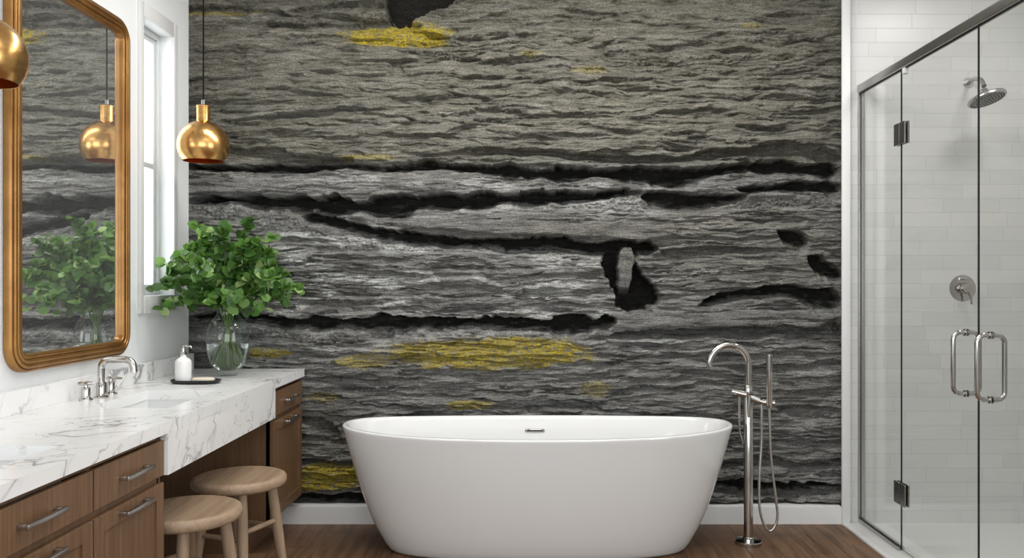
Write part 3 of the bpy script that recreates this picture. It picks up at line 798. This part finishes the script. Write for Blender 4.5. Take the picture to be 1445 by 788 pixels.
# ------------------------------------------------------------------ basin tap
def basin_tap(yc):
    x = -1.790; z = .861
    r = thing('basin_faucet', 'polished nickel three-piece basin tap with arched spout on the marble', 'faucet', (x, yc, z))
    bm = lathe(NB(), [(0, z), (.028, z), (.0285, z+.004), (.026, z+.007), (.0205, z+.009), (.020, z+.060), (.0175, z+.064), (0, z+.064)], x, yc, 0, 8*4)
    pts = [(x, yc, z+.055), (x, yc, z+.09), (x, yc, z+.122)]+arc((x+.036, yc, z+.122), .036, math.pi, math.pi/2, 10, (1, 0, 0), (0, 0, 1))+\
          [(x+.075, yc, z+.158)]+arc((x+.100, yc, z+.124), .034, math.pi/2, R(-2), 12, (1, 0, 0), (0, 0, 1))+[(x+.136, yc, z+.105)]
    pts = [Vector(p) for p in pts]
    tube(bm, pts, [.0140]*(len(pts)-1)+[.0142], 24)
    obj('spout', bm, chrome, r)
    for s, xo, yo in ((-1, -.018, -.085), (1, -.012, .100)):
        hx_, hy_ = x+xo, yc+yo
        bm = lathe(NB(), [(0, z), (.026, z), (.0265, z+.004), (.025, z+.008), (.018, z+.010), (.017, z+.012)], hx_, hy_, 0, 40)
        lathe(bm, [(0, z+.010), (.0165, z+.010), (.0165, z+.048), (.0145, z+.052), (.008, z+.054), (.007, z+.068), (0, z+.068)], hx_, hy_, 0, 12)
        hb = obj('tap_handle', bm, chrome, r)
        bm = NB()
        if s < 0:
            for ang in (20, 110):
                c_, s_ = math.cos(R(ang)), math.sin(R(ang))
                p = [(hx_-.030*c_, hy_-.030*s_, z+.068), (hx_-.024*c_, hy_-.024*s_, z+.069), (hx_, hy_, z+.070), (hx_+.024*c_, hy_+.024*s_, z+.069), (hx_+.030*c_, hy_+.030*s_, z+.068)]
                tube(bm, p, [.004, .007, .0055, .007, .004], 14)
        else:
            tube(bm, [(hx_-.018, hy_, z+.068), (hx_-.010, hy_, z+.069), (hx_, hy_, z+.070), (hx_+.035, hy_, z+.069), (hx_+.048, hy_, z+.068)], [.004, .008, .006, .0055, .004], 14)
            tube(bm, [(hx_, hy_-.016, z+.068), (hx_, hy_, z+.070), (hx_, hy_+.016, z+.068)], [.006, .006, .006], 14)
        lathe(bm, [(.0, z+.074), (.006, z+.074), (.009, z+.070), (.009, z+.066), (0, z+.066)], hx_, hy_, 0, 20)
        obj('handle_grip', bm, chrome, hb)
basin_tap(3.450)

# ------------------------------------------------------------------ mirror
def rounded_path(y0, y1, z0, z1, rad, n=14):
    P = []
    for cy, cz, a in ((y1-rad, z1-rad, 0), (y0+rad, z1-rad, 90), (y0+rad, z0+rad, 180), (y1-rad, z0+rad, 270)):
        for k in range(n+1):
            q = R(a+90*k/n); P.append((cy+rad*math.cos(q), cz+rad*math.sin(q), math.cos(q), math.sin(q)))
    return P
MY0, MY1, MZ0, MZ1 = 2.985, 3.872, 1.006, 2.548
r = thing('wall_mirror', 'tall rounded mirror in a ribbed gold frame on the left wall', 'mirror', (XL+.002, (MY0+MY1)/2, MZ0))
bm = NB(); fw = .066
prof = [(0.0, .002), (0.0, .030)]
for c_, rad_, base in ((.010, .009, .030), (.027, .008, .036), (.0445, .0085, .036), (.058, .0050, .030)):
    for k in range(9):
        q = math.pi*k/8; prof.append((c_-rad_*math.cos(q), base+rad_*.62*math.sin(q)))
prof = sorted(prof[2:], key=lambda p: p[0]); prof = [(0.0, .002), (0.0, .026)]+[(min(max(p[0], 0), fw), p[1]-.0025) for p in prof]+[(fw, .024), (fw, .002)]
path = rounded_path(MY0, MY1, MZ0, MZ1, .10, 16); rings = []
for (y, z, ny, nz) in path:
    rings.append([bm.verts.new((XL+.002+h_, y-ny*(u_), z-nz*(u_))) for (u_, h_) in [(fw-a_, b_) for a_, b_ in prof]])
# profile a_ = 0 is the inner lip; walk it closed
for i in range(len(rings)):
    a, b = rings[i], rings[(i+1) % len(rings)]
    for k in range(len(prof)):
        l = (k+1) % len(prof); bm.faces.new((a[k], a[l], b[l], b[k]))
bmesh.ops.recalc_face_normals(bm, faces=bm.faces)
obj('mirror_frame', bm, gilt_mat, r, ang=50)
bm = NB(); ip = rounded_path(MY0+fw-.004, MY1-fw+.004, MZ0+fw-.004, MZ1-fw+.004, .045, 12)
va = [bm.verts.new((XL+.012, p[0], p[1])) for p in ip]; vb = [bm.verts.new((XL+.004, p[0], p[1])) for p in ip]
bm.faces.new(va); bm.faces.new(list(reversed(vb)))
for i in range(len(va)):
    j = (i+1) % len(va); bm.faces.new((va[i], vb[i], vb[j], va[j]))
bmesh.ops.recalc_face_normals(bm, faces=bm.faces)
obj('mirror_glass', bm, mirror_glass, r)

# ------------------------------------------------------------------ pendants
def pendant(x, y, zc, label, grp):
    r_ = .126; ro = .100
    root = thing('pendant_light', label, 'pendant light', (x, y, zc-.077))
    a0 = math.asin(-.077/r_); a1 = math.acos(.033/r_)
    pr = [(r_*math.cos(a0+(a1-a0)*k/32), r_*math.sin(a0+(a1-a0)*k/32)) for k in range(33)]
    bm = lathe(NB(), [(ro-.003, -.0765)]+pr+[(.0325, .124), (.0325, .192), (.0345, .193), (.0345, .199), (.030, .203), (.010, .206), (.010, .2065)], x, y, zc, 64)
    obj('lamp_shade', bm, brass_out, root, ang=40)
    ri = r_-.003
    pi_ = [(ri*math.cos(a0+(a1-a0)*k/24), ri*math.sin(a0+(a1-a0)*k/24)) for k in range(25)]
    bm = lathe(NB(), [(ro-.003, -.0765)]+pi_+[(.0, .12)], x, y, zc, 64)
    obj('shade_lining', bm, brass_in, root, 'copper-coloured inside of the shade')
    obj('cord_grip', lathe(NB(), [(0, .205), (.0095, .205), (.0095, .228), (.006, .232), (0, .232)], x, y, zc, 24), steel_dark, root)
    obj('cord', tube(NB(), [(x, y, zc+.23), (x, y, ZC-.02)], .0038, 10), cord_mat, root)
    obj('ceiling_canopy', lathe(NB(), [(0, ZC-.027), (.05, ZC-.027), (.055, ZC-.022), (.055, ZC-.001), (0, ZC-.001)], x, y, 0, 40), brass_out, root)
pendant(-1.650, 4.170, 2.027, 'round brass pendant lamp hanging beside the window', None)
pendant(-1.668, 2.513, 2.027, 'round brass pendant lamp cut off by the left photo edge', None)

# ------------------------------------------------------------------ vase, water, bouquet
VX, VY, VZ = -1.555, 4.247, .862
root = thing('glass_vase', 'clear glass vase of water holding the leafy branches', 'vase', (VX, VY, VZ))
outp = [(0, 0), (.044, 0), (.0465, .003), (.0465, .010), (.043, .016), (.047, .022), (.066, .036), (.083, .060), (.096, .095), (.103, .130), (.105, .165), (.104, .200),
        (.100, .235), (.090, .268), (.074, .292), (.060, .306), (.055, .318), (.0565, .330)]
inp = [(.0535, .330), (.052, .318), (.057, .304), (.071, .290), (.087, .266), (.097, .234), (.101, .200), (.102, .165), (.100, .131), (.093, .098), (.080, .064), (.062, .041), (.04, .028), (0, .024)]
obj('vase_body', lathe(NB(), outp+inp, VX, VY, VZ, 72), vase_glass, root, ang=50)
wp = [(0, .0246), (.04, .0286), (.0615, .0415), (.0795, .0645), (.0925, .0985), (.0995, .1315), (.1012, .158), (.1014, .166), (.0995, .1675), (0, .1675)]
obj('water', lathe(NB(), wp, VX, VY, VZ, 72), water, root, ang=50)

BR = random.Random(23)
bq = thing('leafy_bouquet', 'bouquet of green round-leaved branches standing in the glass vase', 'bouquet', (VX, VY, VZ+.03))
def leaf_into(bm, tl, base, d, up, size, tone):
    """round, slightly heart-shaped leaf, folded a little along its midrib"""
    d = d.normalized(); side = d.cross(up)
    if side.length < .05: side = d.cross(Vector((.3, .8, .1)))
    side.normalize(); nrm = side.cross(d).normalized()
    out = [(.0, .0), (-.04, .30), (.22, .52), (.55, .50), (.84, .27), (1.04, 0), (.84, -.27), (.55, -.50), (.22, -.52), (-.04, -.30)]
    fold = BR.uniform(.12, .34); curl = BR.uniform(-.2, .3)
    mid = [(.0, 0), (.35, 0), (.7, 0), (1.04, 0)]
    def P(u, v): return base+d*(u*size)+side*(v*size)+nrm*(size*(fold*abs(v)-curl*u*u*.5))
    M = [bm.verts.new(P(*q)) for q in mid]
    for sgn in (1, -1):
        E = [bm.verts.new(P(u, sgn*v)) for u, v in ((-.05, .28), (.20, .52), (.55, .50), (.85, .28))]
        fs = [(M[0], E[0], E[1], M[1]), (M[1], E[1], E[2], M[2]), (M[2], E[2], E[3], M[3])]
        for f in fs:
            nf = bm.faces.new(f if sgn > 0 else tuple(reversed(f)))
            for lp in nf.loops: lp[tl] = (tone, tone, tone, 1)
NBR = 26
crown = []
for i in range(NBR):
    a = 2*math.pi*(i*.382)+BR.uniform(-.2, .2)
    k = (i+.5)/NBR
    tilt = .12+1.08*k**.8                         # from upright to sweeping out sideways
    ln = .385+.075*BR.random()-.055*k
    d = Vector((.87*math.sin(tilt)*math.cos(a), .72*math.sin(tilt)*math.sin(a), math.cos(tilt)))
    neck = Vector((VX+.034*math.cos(a)*min(1, .3+k), VY+.034*math.sin(a)*min(1, .3+k), VZ+.325))
    foot = Vector((VX-.070*math.cos(a+.25)*min(1, .35+k), VY-.066*math.sin(a+.25)*min(1, .35+k), VZ+.052+.012*BR.random()))
    end = neck+d*ln+Vector((.022, 0, -.11*k**2))
    m1 = neck+Vector((d.x*.25, d.y*.25, .8))*ln*.32
    m2 = neck.lerp(end, .68)+Vector((0, 0, .055))
    bp = smooth_path([foot, foot.lerp(neck, .5), neck, m1, m2, end], 7)
    for p in bp:
        p.x = max(p.x, XL+.035); p.y = min(p.y, D-.085)
    n = len(bp)
    bm = tube(NB(), bp, [.0044*(1-.6*j/(n-1)) for j in range(n)], 8)
    br = obj('branch', bm, stem_mat, bq)
    lm = NB(); tl = lm.loops.layers.float_color.new('tone')
    tb = BR.uniform(.15, .55)
    def put(p, dd, sz):
        tone = min(1, max(0, tb+BR.gauss(.05, .2)+(.3 if BR.random() < .12 else 0)))
        q = p+dd.normalized()*sz
        if q.x < XL+.02 or q.y > D-.06: dd = Vector((abs(dd.x) if q.x < XL+.02 else dd.x, -abs(dd.y) if q.y > D-.06 else dd.y, dd.z))
        up = Vector((BR.uniform(-.7, .7), -BR.uniform(.1, 1.3), BR.uniform(.2, 1.1)))
        leaf_into(lm, tl, p, dd, up, sz, tone)
    st = 17
    for j in range(st, n):
        t_ = (bp[min(j+1, n-1)]-bp[j-1]).normalized()
        for s in range(2 if j < n-1 else 3):
            rv = Vector((BR.uniform(-1, 1), BR.uniform(-1, 1), BR.uniform(-.8, .8)))
            put(bp[j], (t_*.45+rv), BR.uniform(.040, .060)*(1-.2*(j-st)/(n-st)))
    # side twigs
    for q in range(6):
        j = BR.randint(15, n-4); t_ = (bp[j+1]-bp[j-1]).normalized()
        rv = Vector((BR.uniform(-1, 1), BR.uniform(-1, 1), BR.uniform(-.7, .6)))
        tw = (t_*.7+rv).normalized(); L_ = BR.uniform(.07, .15)
        tp = [bp[j]+tw*L_*u_+Vector((0, 0, -.02*u_*u_)) for u_ in (0, .33, .66, 1)]
        for p in tp: p.x = max(p.x, XL+.035); p.y = min(p.y, D-.085)
        tube(lm, tp, [.0018, .0016, .0013, .0009], 5, mi=1)
        for u_ in (1, 1, 2, 2, 3, 3):
            rv = Vector((BR.uniform(-1, 1), BR.uniform(-1, 1), BR.uniform(-.8, .8)))
            put(tp[u_], tw*.4+rv, BR.uniform(.034, .052))
    obj('leaves', lm, [leaf, stem_mat], br, ang=80)

# ------------------------------------------------------------------ tray, soap, dispenser
TRX, TRY = -1.590, 3.930
bm = NB(); seg = 64; rings = []
for (z, k, off) in ((0, .86, 0), (.002, .92, 0), (.010, .985, 0), (.0165, 1.0, 0), (.0175, .985, 0), (.0165, .955, 0), (.010, .93, 0), (.007, .88, 0)):
    rings.append([bm.verts.new((TRX+superpt(.117*k if k > .9 else .117*k, .056*k, 2*math.pi*i/seg, 2.9)[0], TRY+superpt(.117*k, .056*k, 2*math.pi*i/seg, 2.9)[1], .862+z)) for i in range(seg)])
for a, b in zip(rings, rings[1:]):
    for i in range(seg):
        j = (i+1) % seg; bm.faces.new((a[i], a[j], b[j], b[i]))
bm.faces.new(list(reversed(rings[0]))); bm.faces.new(rings[-1]); bmesh.ops.recalc_face_normals(bm, faces=bm.faces)
o = obj('soap_tray', bm, black_matte); recentre(o, (TRX, TRY, .862)); tag(o, 'black oval tray under the soap on the marble worktop', 'tray')
bm = NB(); rings = []
for (z, k) in ((0, .90), (.003, .97), (.010, 1), (.016, .95), (.0195, .82)):
    rings.append([bm.verts.new((TRX+.036+superpt(.052*k, .028*k, 2*math.pi*i/seg, 3.4)[0], TRY-.004+superpt(.052*k, .028*k, 2*math.pi*i/seg, 3.4)[1], .8695+z)) for i in range(seg)])
for a, b in zip(rings, rings[1:]):
    for i in range(seg):
        j = (i+1) % seg; bm.faces.new((a[i], a[j], b[j], b[i]))
bm.faces.new(list(reversed(rings[0]))); bm.faces.new(rings[-1]); bmesh.ops.recalc_face_normals(bm, faces=bm.faces)
o = obj('soap_bar', bm, soap_mat); recentre(o, (TRX+.036, TRY-.004, .8695)); tag(o, 'cream bar of soap lying on the black tray', 'soap')
bx, by, bz = -1.652, 3.934, .8695
root = thing('soap_dispenser', 'white soap bottle with clear pump top standing on the black tray', 'soap dispenser', (bx, by, bz))
obj('bottle', lathe(NB(), [(0, 0), (.033, 0), (.0365, .004), (.037, .010), (.037, .088), (.0355, .098), (.028, .108), (.018, .113), (.0135, .117), (.0135, .127), (0, .127)], bx, by, bz, 48), dispenser_mat, root)
bm = lathe(NB(), [(0, .127), (.015, .127), (.015, .139), (.009, .142), (.0075, .158), (.0105, .160), (.0105, .172), (0, .174)], bx, by, bz, 32)
tube(bm, [(bx, by, bz+.167), (bx+.022, by, bz+.168), (bx+.036, by, bz+.165), (bx+.040, by, bz+.158)], [.006, .0055, .005, .0042], 16)
obj('pump', bm, chrome, root, 'shiny pump head')

# ------------------------------------------------------------------ stools
def stool(x, y, label, rot, seat_z=.490):
    root = thing('wooden_stool', label, 'stool', (x, y, 0))
    rr_ = .201; t_ = .046; z = seat_z
    pr = [(0, z-t_), (rr_-.016, z-t_), (rr_-.006, z-t_+.004), (rr_, z-t_+.014), (rr_, z-.015), (rr_-.005, z-.005), (rr_-.016, z), (rr_-.03, z-.0005), (rr_*.6, z-.005), (0, z-.006)]
    obj('seat', lathe(NB(), pr, x, y, 0, 96), stool_wood, root, ang=50)
    L = []
    for k in range(4):
        a = R(rot+90*k); c_, s_ = math.cos(a), math.sin(a)
        p0 = Vector((x+.134*c_, y+.134*s_, z-t_+.010)); p1 = Vector((x+.194*c_, y+.194*s_, 0.0))
        L.append((p0, p1))
        bm = NB(); ps = [p0.lerp(p1, q/10) for q in range(11)]
        tube(bm, ps, [.0175+.0055*math.sin(math.pi*min(1, .15+q/10*.9)) for q in range(11)], 24)
        for v in bm.verts:
            if v.co.z < .0: v.co.z = 0
        obj('leg', bm, leg_wood, root)
    for k in range(4):
        zz = .245 if k % 2 else .275
        a, b = L[k], L[(k+1) % 4]
        f = lambda q: q[0].lerp(q[1], (q[0].z-zz)/q[0].z)
        obj('stretcher', tube(NB(), [f(a), f(a).lerp(f(b), .5), f(b)], [.0105, .012, .0105], 16), leg_wood, root)
    return root
stool(-1.288, 3.655, 'round wooden stool farther back, beside the narrow cabinet', -66)
stool(-1.303, 3.130, 'round wooden stool nearer the camera, half hidden by the large cabinet', -72)

# ------------------------------------------------------------------ shower enclosure
GX = 1.834
root = thing('shower_enclosure', 'clear glass shower enclosure with metal header rail and paired doors', 'shower enclosure', (GX, 3.5, .008))
def pane(name, y0, y1, z0, z1, parent, edges=True):
    bm = NB(); box(bm, GX-.003, GX+.003, y0, y1, z0, z1)
    bm.faces.ensure_lookup_table()
    for f in bm.faces:
        n_ = f.normal if f.normal.length > 0 else f.normal
        f.normal_update()
        if abs(f.normal.x) < .5: f.material_index = 1
    return obj(name, bm, [pane_glass, glass_edge], parent)
ZT = 2.392
bm = NB()
def rail_profile(bm, y0, y1, x0, x1, z0, z1):
    box(bm, x0, x1, y0, y1, z0, z1, .008, 4)
rail_profile(bm, 2.505, D-.002, GX-.022, GX+.022, ZT, ZT+.046)
obj('header_rail', bm, brushed, root)
obj('wall_channel', box(NB(), GX-.018, GX+.018, D-.022, D-.001, .026, ZT, .001, 1), brushed, root)
obj('wall_channel', box(NB(), GX-.012, GX+.012, 2.502, 2.522, .026, ZT, .001, 1), brushed, root)
for (y0, y1) in ((4.112, D-.002), (2.502, 2.684)):
    bm = box(NB(), GX-.017, GX-.0045, y0, y1, .008, .026, .001, 1); box(bm, GX+.0045, GX+.017, y0, y1, .008, .026, .001, 1); box(bm, GX-.0045, GX+.0045, y0, y1, .008, .012)
    obj('floor_channel', bm, brushed, root)
bm = box(NB(), GX-.0075, GX-.0042, 4.113, D-.022, .026, .031); box(bm, GX-.0075, GX-.0042, D-.027, D-.022, .026, ZT); box(bm, GX-.0075, GX-.0042, 2.525, D-.022, ZT-.006, ZT)
obj('glazing_seal', bm, black_seal, root)
pane('fixed_panel', 4.112, D-.020, .013, ZT, root)
pane('fixed_panel', 2.520, 2.684, .013, ZT, root)
def d_pull(yc, parent):
    z0, z1, off, rad, tr = .871, 1.129, .055, .030, .0100
    for s in (-1, 1):
        ps = [Vector((GX+s*.003, yc, z1)), Vector((GX+s*(off-rad), yc, z1))]
        ps += [Vector((GX+s*(off-rad+rad*math.sin(q)), yc, z1-rad+rad*math.cos(q))) for q in [math.pi/2*k/8 for k in range(1, 9)]]
        ps += [Vector((GX+s*off, yc, (z0+z1)/2))]
        ps += [Vector((GX+s*(off-rad+rad*math.cos(q)), yc, z0+rad-rad*math.sin(q))) for q in [math.pi/2*k/8 for k in range(0, 9)]]
        ps += [Vector((GX+s*.004, yc, z0))]
        bm = tube(NB(), ps, tr, 20)
        for zz in (z0, z1):
            tube(bm, [(GX+s*.004, yc, zz), (GX+s*.009, yc, zz)], .0150, 24)
        obj('door_pull', bm, chrome, parent)
def door(y0, y1, yh, yp):
    d = pane('glass_door', y0, y1, .018, ZT-.004, root)
    for zz in (2.077, .292):
        bm = NB()
        for s in (-1, 1):
            x0, x1 = (GX-.013, GX-.0045) if s < 0 else (GX+.0045, GX+.013)
            box(bm, x0, x1, yh-.060, yh-.003, zz-.054, zz+.054, .0015, 1); box(bm, x0, x1, yh+.003, yh+.060, zz-.054, zz+.054, .0015, 1)
        lathe(bm, [(0, -.050), (.0055, -.050), (.0055, .050), (0, .050)], GX-.009, yh, zz, 16)
        obj('hinge', bm, steel_dark, d)
    d_pull(yp, d)
    return d
d1 = door(3.4025, 4.106, 4.109, 3.497)
d2 = door(2.690, 3.3975, 2.687, 3.310)
bm = box(NB(), GX-.0035, GX+.0035, 3.3978, 3.4022, .018, ZT-.004)
obj('edge_seal', bm, black_seal, d1, 'black strip down the meeting edge')
obj('door_stop', box(NB(), GX-.016, GX+.008, 4.045, 4.072, ZT-.032, ZT, .004, 2), simple('clear_plastic', (.55, .56, .56), .3), d1, 'small pale block under the rail')

# ------------------------------------------------------------------ shower head and valve
sx, sz = 2.432, 2.449
root = thing('rain_shower', 'round metal rain shower head on a short wall arm', 'shower head', (sx, D, sz))
obj('wall_flange', lathe(NB(), [(0, 0), (.041, 0), (.041, .004), (.036, .009), (.014, .011), (0, .011)], sx, D-.0005, sz, 40, 'y'), brushed, root)
arm = smooth_path([(sx, D-.008, sz), (sx-.012, D-.07, sz+.004), (sx-.024, D-.14, sz-.008), (sx-.032, D-.20, sz-.030), (sx-.034, D-.232, sz-.070)], 8)
obj('shower_arm', tube(NB(), arm, .0125, 20), brushed, root)
hc = Vector((sx-.030, D-.247, sz-.132))
tl_ = Matrix.Rotation(R(-11), 4, 'Y') @ Matrix.Rotation(R(-15), 4, 'X')
hd = [(0, .050), (.014, .050), (.019, .042), (.021, .028), (.030, .018), (.070, .010), (.092, .002), (.096, -.006), (.096, -.012), (.092, -.016), (.088, -.016)]
bm = lathe(NB(), hd+[(0, -.0155)], hc.x, hc.y, hc.z, 56, 'z', tl_)
hdo = obj('spray_head', bm, brushed, root)
bm = lathe(NB(), [(0, -.0175), (.086, -.0175), (.088, -.0158), (.0, -.0157)], hc.x, hc.y, hc.z, 56, 'z', tl_)
fp = obj('spray_face', bm, simple('grey_spray_face', (.36, .36, .35), .35, .6), hdo)
bm = NB()
for rr2, cnt in ((.0, 1), (.014, 6), (.027, 12), (.041, 18), (.055, 24), (.069, 30), (.080, 34)):
    for k in range(cnt):
        a = 2*math.pi*k/cnt+rr2*40
        M = Matrix.Translation(hc) @ tl_ @ Matrix.Translation((rr2*math.cos(a), rr2*math.sin(a), 0))
        lathe(bm, [(0, -.0205), (.0028, -.0205), (.0034, -.0172), (0, -.0172)], 0, 0, 0, 8, 'z', M)
o = obj('nozzles', bm, dark_face, fp); o['kind'] = 'stuff'
vx, vz = 2.400, 1.306
root = thing('shower_valve', 'round metal shower control with lever on the tiled wall', 'shower valve', (vx, D, vz))
obj('valve_plate', lathe(NB(), [(0, 0), (.091, 0), (.091, .004), (.088, .008), (.060, .011), (0, .011)], vx, D-.0005, vz, 64, 'y'), chrome, root)
bm = lathe(NB(), [(0, .010), (.030, .010), (.030, .040), (.028, .044), (0, .044)], vx, D, vz, 40, 'y')
lathe(bm, [(0, .044), (.024, .044), (.024, .066), (.022, .069), (0, .069)], vx+.002, D, vz, 40, 'y')
k = obj('valve_knob', bm, chrome, root)
bm = tube(NB(), [(vx+.008, D-.058, vz-.018), (vx+.020, D-.060, vz-.050), (vx+.024, D-.060, vz-.088)], [.0075, .0065, .006], 16)
obj('lever', bm, chrome, k)
bm = tube(NB(), [(vx-.018, D-.016, vz+.054), (vx+.030, D-.016, vz+.054)], .0075, 16)
box(bm, vx-.012, vx+.024, D-.014, D-.009, vz+.050, vz+.058, .001, 1)
obj('diverter_button', bm, chrome, root)
